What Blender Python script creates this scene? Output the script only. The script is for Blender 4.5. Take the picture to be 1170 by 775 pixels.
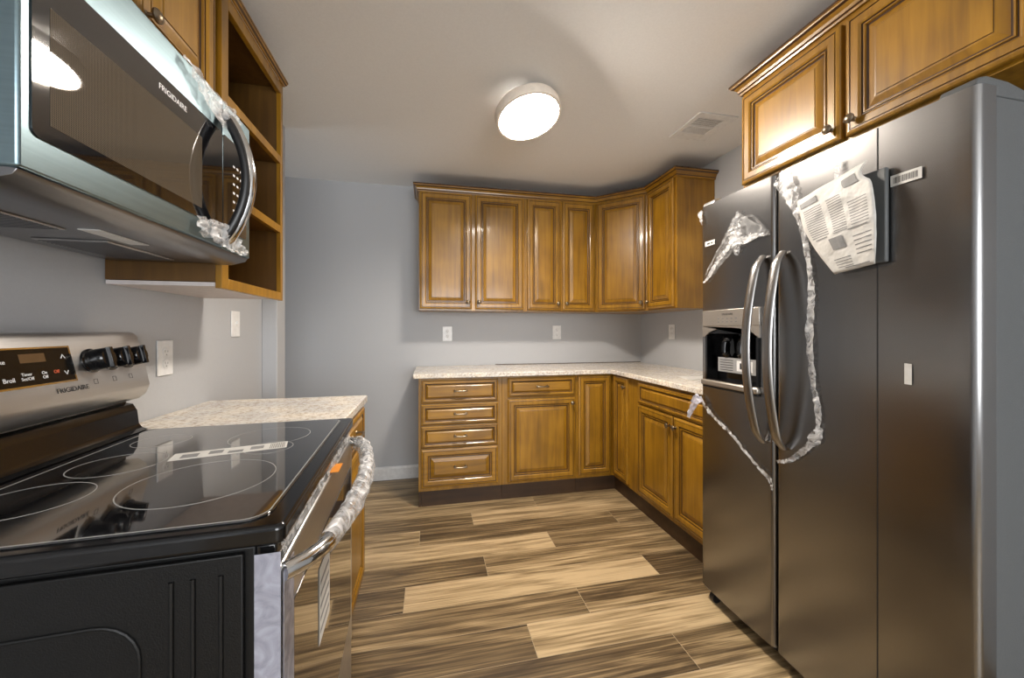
import bpy, bmesh, math, random
from mathutils import Vector, Matrix, noise
random.seed(7)
for o in list(bpy.data.objects): bpy.data.objects.remove(o)
SC = bpy.context.scene
COL = SC.collection
CT1_ = 0.914
FZ = -0.025           # finished floor level
H = 2.43              # ceiling level
WL = -2.91            # left wall plane
# ---------------------------------------------------------------- camera
W_, H_ = 1170, 775
cd = bpy.data.cameras.new('camera'); cam = bpy.data.objects.new('camera', cd); COL.objects.link(cam)
cd.sensor_fit = 'HORIZONTAL'; cd.sensor_width = 36.0
cd.lens = 433.3 / W_ * 36.0
cd.shift_y = (378.62 - H_ / 2) / W_
cd.clip_start = 0.02
cam.location = (-1.986, -3.307, 1.21)
cam.rotation_euler = (math.pi / 2, 0, -0.2136)
SC.camera = cam
# ---------------------------------------------------------------- light
SC.view_settings.view_transform = 'Standard'; SC.view_settings.look = 'None'
SC.view_settings.gamma = 1.0; SC.view_settings.use_curve_mapping = False
SC.view_settings.exposure = 0.27
wd = bpy.data.worlds.new('world'); SC.world = wd; wd.use_nodes = True
wd.node_tree.nodes['Background'].inputs[0].default_value = (0.75, 0.85, 1.0, 1)
wd.node_tree.nodes['Background'].inputs[1].default_value = 0.4
LAMP_STRENGTH = 185.0

def area(name, loc, rot, sx, sy, power, color):
    l = bpy.data.lights.new(name, 'AREA'); l.shape = 'RECTANGLE'; l.size = sx; l.size_y = sy
    l.energy = power; l.color = color
    o = bpy.data.objects.new(name, l); o.location = loc; o.rotation_euler = rot; COL.objects.link(o)
    return o
# soft fill added behind the photographer, and daylight through the hall on the left
area('rear_fill', (-1.3, -6.35, 1.45), (math.pi / 2, 0, 0), 2.2, 1.5, 100, (0.96, 0.98, 1.0))
area('hall_daylight', (-4.9, -0.4, 1.0), (0, -math.pi / 2, 0), 1.4, 0.7, 7, (0.82, 0.9, 1.0))

# ---------------------------------------------------------------- node helpers
def new_mat(name):
    m = bpy.data.materials.new(name); m.use_nodes = True
    nt = m.node_tree; b = nt.nodes['Principled BSDF']
    return m, nt, b
def N(nt, t, **kw):
    n = nt.nodes.new(t)
    for k, v in kw.items(): setattr(n, k, v)
    return n
def mapping(nt, scale, coord='Object'):
    tc = N(nt, 'ShaderNodeTexCoord'); mp = N(nt, 'ShaderNodeMapping')
    mp.inputs['Scale'].default_value = scale
    nt.links.new(tc.outputs[coord], mp.inputs['Vector'])
    return mp
def ramp(nt, fac, stops):
    r = N(nt, 'ShaderNodeValToRGB'); e = r.color_ramp.elements
    while len(e) < len(stops): e.new(0.5)
    for i, (p, c) in enumerate(stops):
        e[i].position = p; e[i].color = (*c, 1)
    nt.links.new(fac, r.inputs['Fac'])
    return r
def bump(nt, b, h, strength=0.1, dist=0.01):
    n = N(nt, 'ShaderNodeBump'); n.inputs['Strength'].default_value = strength; n.inputs['Distance'].default_value = dist
    nt.links.new(h, n.inputs['Height']); nt.links.new(n.outputs['Normal'], b.inputs['Normal'])
def simple(name, col, rough=0.5, metal=0.0, spec=0.5, coat=0.0, nscale=40, namt=0.06, bumps=0.0):
    m, nt, b = new_mat(name)
    mp = mapping(nt, (1, 1, 1)); no = N(nt, 'ShaderNodeTexNoise'); no.inputs['Scale'].default_value = nscale
    no.inputs['Detail'].default_value = 3
    nt.links.new(mp.outputs[0], no.inputs['Vector'])
    lo = tuple(max(0, c * (1 - namt)) for c in col); hi = tuple(min(1, c * (1 + namt)) for c in col)
    r = ramp(nt, no.outputs['Fac'], [(0.3, lo), (0.7, hi)])
    nt.links.new(r.outputs[0], b.inputs['Base Color'])
    b.inputs['Roughness'].default_value = rough; b.inputs['Metallic'].default_value = metal
    b.inputs['Specular IOR Level'].default_value = spec
    b.inputs['Coat Weight'].default_value = coat; b.inputs['Coat Roughness'].default_value = 0.05
    if bumps: bump(nt, b, no.outputs['Fac'], bumps, 0.002)
    return m

def wood(name, dark, mid, light, grain=(38, 38, 2.6), rough=0.36, coat=0.35):
    m, nt, b = new_mat(name)
    mp = mapping(nt, grain); oi = N(nt, 'ShaderNodeObjectInfo')
    ad = N(nt, 'ShaderNodeVectorMath', operation='ADD')
    sc = N(nt, 'ShaderNodeVectorMath', operation='SCALE'); sc.inputs[0].default_value = (7, 11, 5)
    nt.links.new(oi.outputs['Random'], sc.inputs['Scale'])
    nt.links.new(mp.outputs[0], ad.inputs[0]); nt.links.new(sc.outputs[0], ad.inputs[1])
    n1 = N(nt, 'ShaderNodeTexNoise'); n1.inputs['Scale'].default_value = 1.0; n1.inputs['Detail'].default_value = 5; n1.inputs['Distortion'].default_value = 0.6
    nt.links.new(ad.outputs[0], n1.inputs['Vector'])
    mp2 = mapping(nt, (5, 5, 4)); n2 = N(nt, 'ShaderNodeTexNoise'); n2.inputs['Scale'].default_value = 1.0; n2.inputs['Detail'].default_value = 2
    ad2 = N(nt, 'ShaderNodeVectorMath', operation='ADD'); nt.links.new(mp2.outputs[0], ad2.inputs[0]); nt.links.new(sc.outputs[0], ad2.inputs[1])
    nt.links.new(ad2.outputs[0], n2.inputs['Vector'])
    mx = N(nt, 'ShaderNodeMath', operation='ADD'); mu = N(nt, 'ShaderNodeMath', operation='MULTIPLY'); mu.inputs[1].default_value = 0.5
    mu2 = N(nt, 'ShaderNodeMath', operation='MULTIPLY'); mu2.inputs[1].default_value = 0.5
    nt.links.new(n1.outputs['Fac'], mu.inputs[0]); nt.links.new(n2.outputs['Fac'], mu2.inputs[0])
    nt.links.new(mu.outputs[0], mx.inputs[0]); nt.links.new(mu2.outputs[0], mx.inputs[1])
    r = ramp(nt, mx.outputs[0], [(0.28, dark), (0.5, mid), (0.72, light)])
    nt.links.new(r.outputs[0], b.inputs['Base Color'])
    b.inputs['Roughness'].default_value = rough
    b.inputs['Coat Weight'].default_value = coat; b.inputs['Coat Roughness'].default_value = 0.12
    bump(nt, b, n1.outputs['Fac'], 0.05, 0.002)
    return m

def steel(name, col, rough=0.28, stretch=(1, 1, 1), aniso=0.0, var=0.05, rv=0.04):
    m, nt, b = new_mat(name)
    mp = mapping(nt, stretch); no = N(nt, 'ShaderNodeTexNoise'); no.inputs['Scale'].default_value = 1; no.inputs['Detail'].default_value = 4
    nt.links.new(mp.outputs[0], no.inputs['Vector'])
    r = ramp(nt, no.outputs['Fac'], [(0.3, tuple(c * (1 - var) for c in col)), (0.7, tuple(min(1, c * (1 + var)) for c in col))])
    nt.links.new(r.outputs[0], b.inputs['Base Color'])
    r2 = N(nt, 'ShaderNodeMapRange'); r2.inputs['To Min'].default_value = rough * (1-rv); r2.inputs['To Max'].default_value = rough * (1+rv)
    nt.links.new(no.outputs['Fac'], r2.inputs['Value']); nt.links.new(r2.outputs[0], b.inputs['Roughness'])
    b.inputs['Metallic'].default_value = 1.0
    b.inputs['Anisotropic'].default_value = aniso
    return m

M = {}
M['wood'] = wood('honey_maple', (0.135, 0.063, 0.005), (0.28, 0.134, 0.007), (0.42, 0.212, 0.014))
M['wood_h'] = wood('honey_maple_cross', (0.135, 0.063, 0.005), (0.28, 0.134, 0.007), (0.42, 0.212, 0.014), grain=(2.6, 38, 38))
M['wood_in_shade'] = wood('maple_interior_shaded', (0.06, 0.026, 0.004), (0.105, 0.048, 0.007), (0.15, 0.072, 0.012), rough=0.45, coat=0.1)  # maple darkened so the colour carries the shade inside the open shelves
M['wood_pale'] = wood('pale_maple_edge', (0.42, 0.21, 0.06), (0.52, 0.27, 0.09), (0.6, 0.33, 0.12), rough=0.4, coat=0.2)
M['glaze'] = simple('dark_glaze', (0.055, 0.022, 0.007), 0.35, coat=0.3)
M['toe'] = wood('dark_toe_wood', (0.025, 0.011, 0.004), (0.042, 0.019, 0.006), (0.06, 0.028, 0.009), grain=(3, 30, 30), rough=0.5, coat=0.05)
M['under'] = simple('cabinet_underside', (0.62, 0.56, 0.54), 0.6)
M['pewter'] = steel('antique_pewter', (0.26, 0.21, 0.15), 0.32, (60, 60, 60), var=0.25)
M['ceiling'] = simple('ceiling_paint', (0.84, 0.84, 0.83), 0.85, nscale=120, namt=0.02, bumps=0.12)
M['wall'] = simple('grey_wall_paint', (0.475, 0.485, 0.50), 0.6, nscale=150, namt=0.015, bumps=0.08)
M['white'] = simple('white_paint', (0.8, 0.8, 0.79), 0.4)
M['plastic'] = simple('white_plastic', (0.85, 0.85, 0.84), 0.3)
M['socket'] = simple('outlet_slot', (0.25, 0.25, 0.25), 0.4)
M['steel'] = steel('stainless_steel', (0.55, 0.545, 0.54), 0.36, (2, 3, 260), 0.0, 0.03)
M['bar_steel'] = steel('satin_bar_steel', (0.33, 0.32, 0.31), 0.30, (200, 200, 3), 0.0, 0.08)
M['pan'] = steel('beige_metallic', (0.52, 0.48, 0.43), 0.45, (3, 3, 3))
M['grey_lab'] = simple('grey_label', (0.30, 0.30, 0.30), 0.5)
M['steel_fr'] = steel('brushed_stainless_fridge', (0.29, 0.286, 0.284), 0.25, (2, 3, 300), 0.5, 0.02)
M['steel_mw'] = steel('film_tinted_stainless', (0.21, 0.285, 0.315), 0.33, (4, 4, 200), 0.3)
M['steel_dk'] = steel('dark_stainless', (0.25, 0.25, 0.26), 0.3, (2, 3, 200))
M['chrome'] = steel('polished_steel', (0.72, 0.72, 0.72), 0.1, (10, 10, 10))
M['case'] = simple('grey_textured_case', (0.085, 0.09, 0.092), 0.5, bumps=0.3, nscale=400)
M['black_gloss'] = simple('black_glass', (0.006, 0.006, 0.007), 0.03, spec=1.0, coat=1.0, namt=0.0)
M['touch_panel'] = simple('black_touch_panel', (0.006, 0.006, 0.006), 0.12, spec=0.3)
M['black_enamel'] = simple('black_enamel', (0.005, 0.005, 0.0055), 0.12, spec=0.5)
M['black'] = simple('black_plastic', (0.012, 0.012, 0.013), 0.35)
M['black_side'] = simple('black_side_enamel', (0.004, 0.004, 0.004), 0.42, spec=0.3, bumps=0.25, nscale=500)
M['ring'] = simple('burner_ring_print', (0.30, 0.30, 0.29), 0.3)
M['grey_ink'] = simple('grey_print', (0.22, 0.22, 0.22), 0.6)
M['white_ink'] = simple('white_print', (0.75, 0.75, 0.75), 0.5)
M['red_ink'] = simple('red_print', (0.7, 0.12, 0.04), 0.5)
M['dark_ink'] = simple('black_print', (0.03, 0.03, 0.03), 0.5)
M['dark_caulk'] = simple('dark_gap_caulk', (0.10, 0.075, 0.06), 0.8)
M['vent_dark'] = simple('vent_recess', (0.03, 0.03, 0.03), 0.8)
M['orange'] = simple('orange_tape', (0.75, 0.27, 0.03), 0.4)
M['display'] = simple('amber_display', (0.10, 0.06, 0.03), 0.2)

def mesh_screen():
    m, nt, b = new_mat('perforated_screen')
    mp = mapping(nt, (420, 420, 420)); ck = N(nt, 'ShaderNodeTexVoronoi'); ck.inputs['Scale'].default_value = 1; ck.inputs['Randomness'].default_value = 0
    nt.links.new(mp.outputs[0], ck.inputs['Vector'])
    r = ramp(nt, ck.outputs['Distance'], [(0.25, (0.01, 0.01, 0.01)), (0.5, (0.15, 0.12, 0.085))])
    nt.links.new(r.outputs[0], b.inputs['Base Color']); b.inputs['Roughness'].default_value = 0.6; b.inputs['Specular IOR Level'].default_value = 0.0
    b.inputs['Coat Weight'].default_value = 1.0; b.inputs['Coat Roughness'].default_value = 0.02
    return m
M['screen'] = mesh_screen()

def granite():
    m, nt, b = new_mat('cream_granite')
    mp = mapping(nt, (1, 1, 1))
    n1 = N(nt, 'ShaderNodeTexNoise'); n1.inputs['Scale'].default_value = 75; n1.inputs['Detail'].default_value = 6; n1.inputs['Roughness'].default_value = 0.7
    n2 = N(nt, 'ShaderNodeTexVoronoi'); n2.inputs['Scale'].default_value = 120
    n3 = N(nt, 'ShaderNodeTexNoise'); n3.inputs['Scale'].default_value = 9; n3.inputs['Detail'].default_value = 3
    for n in (n1, n2, n3): nt.links.new(mp.outputs[0], n.inputs['Vector'])
    r1 = ramp(nt, n1.outputs['Fac'], [(0.30, (0.25, 0.20, 0.15)), (0.42, (0.66, 0.58, 0.48)), (0.54, (0.86, 0.82, 0.74)), (0.75, (0.92, 0.90, 0.86))])
    r2 = ramp(nt, n3.outputs['Fac'], [(0.4, (0.82, 0.82, 0.84)), (0.65, (1.0, 0.96, 0.90))])
    mx = N(nt, 'ShaderNodeMix', data_type='RGBA', blend_type='MULTIPLY'); mx.inputs[0].default_value = 1
    nt.links.new(r1.outputs[0], mx.inputs[6]); nt.links.new(r2.outputs[0], mx.inputs[7])
    r3 = ramp(nt, n2.outputs['Distance'], [(0.10, (0.25, 0.23, 0.22)), (0.2, (1, 1, 1))])
    mx2 = N(nt, 'ShaderNodeMix', data_type='RGBA', blend_type='MULTIPLY'); mx2.inputs[0].default_value = 0.35
    nt.links.new(mx.outputs[2], mx2.inputs[6]); nt.links.new(r3.outputs[0], mx2.inputs[7])
    nt.links.new(mx2.outputs[2], b.inputs['Base Color'])
    b.inputs['Roughness'].default_value = 0.16
    return m
M['granite'] = granite()

def floor_mat():
    m, nt, b = new_mat('oak_look_planks')
    at = N(nt, 'ShaderNodeAttribute', attribute_name='plank')      # r = tone of the board, g = random offset
    sep = N(nt, 'ShaderNodeSeparateColor'); nt.links.new(at.outputs['Color'], sep.inputs[0])
    off = N(nt, 'ShaderNodeVectorMath', operation='SCALE'); off.inputs[0].default_value = (31, 17, 9)
    nt.links.new(sep.outputs[1], off.inputs['Scale'])
    tc = N(nt, 'ShaderNodeTexCoord')
    def mapped(scale):
        mp = N(nt, 'ShaderNodeMapping'); mp.inputs['Scale'].default_value = scale
        nt.links.new(tc.outputs['Object'], mp.inputs['Vector'])
        ad = N(nt, 'ShaderNodeVectorMath', operation='ADD')
        nt.links.new(mp.outputs[0], ad.inputs[0]); nt.links.new(off.outputs[0], ad.inputs[1])
        return ad
    v1 = mapped((1.6, 16, 1)); n1 = N(nt, 'ShaderNodeTexNoise'); n1.inputs['Scale'].default_value = 1; n1.inputs['Detail'].default_value = 4; n1.inputs['Distortion'].default_value = 1.1
    nt.links.new(v1.outputs[0], n1.inputs['Vector'])
    v2 = mapped((3.2, 170, 1)); n2 = N(nt, 'ShaderNodeTexNoise'); n2.inputs['Scale'].default_value = 1; n2.inputs['Detail'].default_value = 5
    nt.links.new(v2.outputs[0], n2.inputs['Vector'])
    v3 = mapped((1.0, 9, 1)); wv = N(nt, 'ShaderNodeTexWave', wave_type='RINGS'); wv.inputs['Scale'].default_value = 1.6
    wv.inputs['Distortion'].default_value = 5; wv.inputs['Detail'].default_value = 2; wv.inputs['Detail Scale'].default_value = 1.2
    nt.links.new(v3.outputs[0], wv.inputs['Vector'])
    def mul(a, k):
        n = N(nt, 'ShaderNodeMath', operation='MULTIPLY'); nt.links.new(a, n.inputs[0]); n.inputs[1].default_value = k; return n.outputs[0]
    def add(a, c):
        n = N(nt, 'ShaderNodeMath', operation='ADD'); nt.links.new(a, n.inputs[0])
        if isinstance(c, float): n.inputs[1].default_value = c
        else: nt.links.new(c, n.inputs[1])
        return n.outputs[0]
    f = add(add(add(mul(n1.outputs['Fac'], 0.85), mul(n2.outputs['Fac'], 0.62)), mul(wv.outputs['Fac'], 0.09)), mul(sep.outputs[0], 0.40))
    f = add(f, -0.47)
    r = ramp(nt, f, [(0.24, (0.050, 0.032, 0.016)), (0.42, (0.140, 0.094, 0.046)), (0.58, (0.30, 0.212, 0.108)), (0.80, (0.54, 0.40, 0.225))])
    nt.links.new(r.outputs[0], b.inputs['Base Color'])
    rr = N(nt, 'ShaderNodeMapRange'); rr.inputs['To Min'].default_value = 0.32; rr.inputs['To Max'].default_value = 0.48
    nt.links.new(n2.outputs['Fac'], rr.inputs['Value']); nt.links.new(rr.outputs[0], b.inputs['Roughness'])
    bump(nt, b, n2.outputs['Fac'], 0.12, 0.002)
    return m
M['floor'] = floor_mat()
M['joint'] = simple('plank_joint', (0.42, 0.33, 0.21), 0.7)

def film(name, dens=0.35, rough=0.2, col=(0.85, 0.85, 0.85), bs=0.7):
    m, nt, b = new_mat(name)
    b.inputs['Base Color'].default_value = (*col, 1); b.inputs['Roughness'].default_value = rough
    b.inputs['Specular IOR Level'].default_value = 0.7
    mp = mapping(nt, (30, 30, 30)); no = N(nt, 'ShaderNodeTexNoise'); no.inputs['Scale'].default_value = 1; no.inputs['Detail'].default_value = 5; no.inputs['Distortion'].default_value = 1.5
    nt.links.new(mp.outputs[0], no.inputs['Vector'])
    mr = N(nt, 'ShaderNodeMapRange'); mr.inputs['From Min'].default_value = 0.35; mr.inputs['From Max'].default_value = 0.68
    mr.inputs['To Min'].default_value = dens * 0.35; mr.inputs['To Max'].default_value = min(1, dens * 1.9)
    nt.links.new(no.outputs['Fac'], mr.inputs['Value']); nt.links.new(mr.outputs[0], b.inputs['Alpha'])
    bump(nt, b, no.outputs['Fac'], bs, 0.01)
    return m
M['film'] = film('clear_film', 0.16)
M['film_thick'] = film('crumpled_film', 0.40, 0.2)
M['film_lav'] = film('lilac_film', 1.6, 0.35, (0.34, 0.34, 0.40), 0.01)
def paper():
    m, nt, b = new_mat('printed_paper')
    b.inputs['Base Color'].default_value = (0.60, 0.59, 0.56, 1); b.inputs['Roughness'].default_value = 0.55
    mp = mapping(nt, (14, 14, 14)); no = N(nt, 'ShaderNodeTexNoise'); no.inputs['Scale'].default_value = 1; no.inputs['Detail'].default_value = 3
    nt.links.new(mp.outputs[0], no.inputs['Vector']); bump(nt, b, no.outputs['Fac'], 0.5, 0.02)
    return m
M['paper'] = paper()
def lens():
    m, nt, b = new_mat('lamp_diffuser')
    b.inputs['Base Color'].default_value = (1, 1, 1, 1)
    b.inputs['Emission Color'].default_value = (1.0, 0.90, 0.79, 1); b.inputs['Emission Strength'].default_value = LAMP_STRENGTH
    return m
M['lens'] = lens()
M['lamp_rim'] = simple('lamp_rim', (0.80, 0.72, 0.62), 0.35)

# ---------------------------------------------------------------- mesh helpers
def thing(name, label, cat, loc, group=None):
    o = bpy.data.objects.new(name, None); COL.objects.link(o); o.location = loc; o.empty_display_size = 0.1
    o['label'] = label; o['category'] = cat
    if group: o['group'] = group
    return o
def obj(name, bm, mats, parent=None, smooth=False, bevel=0.0, segs=2, label=None, kind=None, cut=None):
    """world-space bmesh -> one mesh object, its vertices made local to its parent chain"""
    bmesh.ops.recalc_face_normals(bm, faces=bm.faces[:])
    off = Vector((0, 0, 0)); p = parent
    while p is not None: off += p.location; p = p.parent
    for v in bm.verts: v.co -= off
    me = bpy.data.meshes.new(name); bm.to_mesh(me); bm.free()
    if not isinstance(mats, (list, tuple)): mats = [mats]
    for m in mats: me.materials.append(M[m] if isinstance(m, str) else m)
    o = bpy.data.objects.new(name, me); COL.objects.link(o)
    if parent: o.parent = parent
    if smooth:
        for pl in me.polygons: pl.use_smooth = True
        try: me.set_sharp_from_angle(angle=math.radians(38))
        except Exception: pass
    if bevel:
        md = o.modifiers.new('bevel', 'BEVEL'); md.width = bevel; md.segments = segs; md.limit_method = 'ANGLE'; md.angle_limit = math.radians(40)
        md.harden_normals = False
        for pl in me.polygons: pl.use_smooth = True
        try: me.set_sharp_from_angle(angle=math.radians(60))
        except Exception: pass
    if label: o['label'] = label
    if kind: o['kind'] = kind
    return o
def tag(o, label, cat, group=None):
    o['label'] = label; o['category'] = cat
    if group: o['group'] = group
    return o
def box(bm, a, b, mi=0):
    x0, y0, z0 = [min(a[i], b[i]) for i in range(3)]; x1, y1, z1 = [max(a[i], b[i]) for i in range(3)]
    v = [bm.verts.new(p) for p in ((x0,y0,z0),(x1,y0,z0),(x1,y1,z0),(x0,y1,z0),(x0,y0,z1),(x1,y0,z1),(x1,y1,z1),(x0,y1,z1))]
    for f in ((0,3,2,1),(4,5,6,7),(0,1,5,4),(1,2,6,5),(2,3,7,6),(3,0,4,7)):
        bm.faces.new([v[i] for i in f]).material_index = mi
    return bm
def nb(): return bmesh.new()
def B(*boxes, mi=0):
    bm = nb()
    for b in boxes: box(bm, b[0], b[1], b[2] if len(b) > 2 else mi)
    return bm
def prism(bm, poly, z0, z1, mi=0):
    lo = [bm.verts.new((x, y, z0)) for x, y in poly]; hi = [bm.verts.new((x, y, z1)) for x, y in poly]
    n = len(poly); bm.faces.new(lo[::-1]).material_index = mi; bm.faces.new(hi).material_index = mi
    for i in range(n): bm.faces.new([lo[i], lo[(i+1) % n], hi[(i+1) % n], hi[i]]).material_index = mi
    return bm
def extrude_profile(bm, prof, o, u, v, w, length, mi=0):
    """profile (a,b) in the plane u,v at o, extruded along w"""
    o, u, v, w = map(Vector, (o, u, v, w))
    A = [bm.verts.new(o + u*a + v*b) for a, b in prof]; C = [bm.verts.new(o + u*a + v*b + w*length) for a, b in prof]
    n = len(prof); bm.faces.new(A[::-1]).material_index = mi; bm.faces.new(C).material_index = mi
    for i in range(n): bm.faces.new([A[i], A[(i+1) % n], C[(i+1) % n], C[i]]).material_index = mi
    return bm
def frame_of(n):
    n = Vector(n).normalized(); a = Vector((0, 0, 1)) if abs(n.z) < 0.9 else Vector((1, 0, 0))
    u = n.cross(a).normalized(); v = n.cross(u).normalized(); return u, v, n
def lathe(bm, c, axis, prof, seg=24, mi=0, cap=True):
    u, v, n = frame_of(axis); c = Vector(c); rings = []
    for r, h in prof:
        rings.append([bm.verts.new(c + n*h + (u*math.cos(t) + v*math.sin(t))*r) for t in [2*math.pi*i/seg for i in range(seg)]])
    for a, b in zip(rings, rings[1:]):
        for i in range(seg): bm.faces.new([a[i], a[(i+1) % seg], b[(i+1) % seg], b[i]]).material_index = mi
    if cap:
        bm.faces.new(rings[0][::-1]).material_index = mi; bm.faces.new(rings[-1]).material_index = mi
    return bm
def tube(bm, pts, rad, seg=12, mi=0, sx=1.0, up=(0, 0, 1)):
    pts = [Vector(p) for p in pts]; rings = []
    for i, p in enumerate(pts):
        d = (pts[min(i+1, len(pts)-1)] - pts[max(i-1, 0)]).normalized()
        a = Vector(up) if abs(d.dot(Vector(up))) < 0.95 else Vector((0, 1, 0))
        u = d.cross(a).normalized(); v = d.cross(u).normalized()
        r = rad[i] if isinstance(rad, (list, tuple)) else rad
        rings.append([bm.verts.new(p + u*math.cos(t)*r*sx + v*math.sin(t)*r) for t in [2*math.pi*k/seg for k in range(seg)]])
    for a, b in zip(rings, rings[1:]):
        for i in range(seg): bm.faces.new([a[i], a[(i+1) % seg], b[(i+1) % seg], b[i]]).material_index = mi
    bm.faces.new(rings[0][::-1]).material_index = mi; bm.faces.new(rings[-1]).material_index = mi
    return bm
def text(s, parent, o, u, v, size, mat, name='lettering', depth=0.0004, align='CENTER', sx=1.0, bold=0.0):
    cu = bpy.data.curves.new('t', 'FONT'); cu.body = s; cu.size = 1.0; cu.extrude = 0; cu.align_x = align; cu.align_y = 'CENTER'; cu.offset = bold
    to = bpy.data.objects.new('t', cu); COL.objects.link(to)
    dg = bpy.context.evaluated_depsgraph_get(); me = bpy.data.meshes.new_from_object(to.evaluated_get(dg))
    bpy.data.objects.remove(to); bm = nb(); bm.from_mesh(me); bpy.data.meshes.remove(me)
    o, u, v = Vector(o), Vector(u).normalized(), Vector(v).normalized()
    ex = bmesh.ops.extrude_face_region(bm, geom=bm.faces[:])
    n = u.cross(v)
    top = {e for e in ex['geom'] if isinstance(e, bmesh.types.BMVert)}
    for w in bm.verts:
        w.co = o + u*w.co.x*size*sx + v*w.co.y*size + n*(depth if w in top else 0)
    return obj(name, bm, mat, parent)
def evaluated(o):
    dg = bpy.context.evaluated_depsgraph_get(); me = bpy.data.meshes.new_from_object(o.evaluated_get(dg))
    o.modifiers.clear(); o.data = me
def smoothcurve(pts, n=8):
    pts = [Vector(p) for p in pts]; out = []
    for i in range(len(pts)-1):
        p0 = pts[max(i-1, 0)]; p1 = pts[i]; p2 = pts[i+1]; p3 = pts[min(i+2, len(pts)-1)]
        for k in range(n):
            t = k/n
            out.append(0.5*((2*p1)+(p2-p0)*t+(2*p0-5*p1+4*p2-p3)*t*t+(3*p1-p0-3*p2+p3)*t**3))
    out.append(pts[-1]); return out
def ribbon(bm, pts, widths, normal, crumple=0.003, n=8, cols=5, seed=0):
    """a crinkled thin strip of film following pts, lying against a surface with the given normal"""
    c = smoothcurve(pts, n); nn = Vector(normal).normalized(); rows = []
    for i, p in enumerate(c):
        t = i/(len(c)-1)*(len(widths)-1); k = min(int(t), len(widths)-2); w = widths[k]+(widths[k+1]-widths[k])*(t-k)
        d = (c[min(i+1, len(c)-1)]-c[max(i-1, 0)]).normalized(); s = d.cross(nn).normalized(); row = []
        for j in range(cols):
            a = (j/(cols-1)-0.5)
            q = p + s*(a*w*(1+0.35*noise.noise(Vector((i*0.9, seed, 3.1)))))
            q += nn*(abs(noise.noise(q*60+Vector((seed, 0, 0))))*crumple*4 + crumple*0.3)
            row.append(bm.verts.new(q))
        rows.append(row)
    for a, b in zip(rows, rows[1:]):
        for j in range(cols-1): bm.faces.new([a[j], a[j+1], b[j+1], b[j]])
    return bm
def solid(o, t=0.0004):
    md = o.modifiers.new('solid', 'SOLIDIFY'); md.thickness = t; md.offset = 1; return o

# ================================================================= SETTING
# floor: rows of boards running along the back wall, joints where they lie in the room
bm = nb(); lay = bm.loops.layers.float_color.new('plank')
PW = 0.172; XL, XR, YN, YF = -5.2, 0.05, -6.6, 0.05
known = {0: (-1.245, .55), 1: (-1.712, .8), 2: (-2.045, .35), 3: (-1.282, .62), 4: (-1.698, .62), 5: (-2.10, .95), 6: (-1.298, .42), 7: (-1.586, .92), 8: (-1.02, .38), 9: (-1.50, .8)}
tones = {(0, 0): .5, (0, -1): .7, (0, 1): .5, (1, 0): .85, (1, -1): .40, (2, 0): .30, (2, -1): .6, (2, 1): .5, (3, 0): .50, (3, -1): .95, (4, 0): .60, (4, -1): .15,
         (5, 0): .98, (5, -1): .15, (5, 1): .12, (6, 0): .28, (6, -1): .38, (7, 0): .95, (7, -1): .15, (8, 0): .55, (8, -1): .25, (8, 1): .5, (9, 0): .85, (9, -1): .3}
tones[(6, 1)] = .3; tones[(7, 1)] = .4; tones[(3, 1)] = .4; tones[(4, 1)] = .5
rows = int((YF-YN)/PW)+2; g = 0.0011
for r in range(-4, 36):
    y1 = -0.553 - PW*r; y0 = y1-PW
    if y1 > YF+PW or y0 < YN: continue
    rr = random.Random(r+50); x0k = known[r][0] if r in known else -2.0+rr.random()*1.2
    for k in range(-4, 4):
        a = x0k + k*1.255; c = a+1.255
        if c < XL or a > XR: continue
        tone = tones.get((r, k), rr.choice((.15, .3, .45, .6, .8, .95))); rnd = rr.random()
        vs = [bm.verts.new(p) for p in ((max(a, XL)+g, y0+g, FZ), (min(c, XR)-g, y0+g, FZ), (min(c, XR)-g, y1-g, FZ), (max(a, XL)+g, y1-g, FZ))]
        f = bm.faces.new(vs)
        for l in f.loops: l[lay] = (tone, rnd, 0, 1)
box(bm, (XL, YN, FZ-0.06), (XR, YF+0.05, FZ-0.0006), 1)
obj('floor', bm, ['floor', 'joint'], kind='structure')
def struct(name, bm, m, **kw): return obj(name, bm, m, kind='structure', **kw)
struct('ceiling', B(((XL, YN, H), (0.15, 0.15, H+0.1))), 'ceiling')
struct('wall_back', B(((XL, 0, FZ-0.05), (0.15, 0.12, H))), 'wall')
struct('wall_right', B(((0, YN, FZ-0.05), (0.15, 0, H))), 'wall')
struct('wall_left', B(((WL-0.12, YN, FZ-0.05), (WL, -0.80, H)), ((WL-0.0001, -0.923, FZ-0.05), (-2.832, -0.80, H))), 'wall', bevel=0.004)
struct('wall_hall', B(((XL, -0.80, FZ-0.05), (XL+0.1, 0, H)), ((XL, -0.92, FZ-0.05), (WL-0.12, -0.80, H))), 'wall')
# wall behind the photographer, with one wide opening added for fill light
struct('wall_front', B(((XL, YN, FZ-0.05), (-2.5, YN+0.1, H)), ((-0.1, YN, FZ-0.05), (0.15, YN+0.1, H)), ((-2.5, YN, 2.2), (-0.1, YN+0.1, H)), ((-2.5, YN, FZ-.05), (-0.1, YN+0.1, 0.7))), 'wall')
def baseboard(name, x0, x1):
    bm = nb(); extrude_profile(bm, [(0, 0), (0.016, 0), (0.016, 0.09), (0.010, 0.104), (0.004, 0.108), (0, 0.108)], (x0, 0, FZ), (0, -1, 0), (0, 0, 1), (1, 0, 0), x1-x0)
    return struct(name, bm, 'white')
baseboard('baseboard_back', XL+0.1, -2.075)

struct('trim_1', B(((-1.42, -0.0016, CT1_+.0004), (-0.002, -0.0001, CT1_+.005))), 'dark_caulk')

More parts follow.
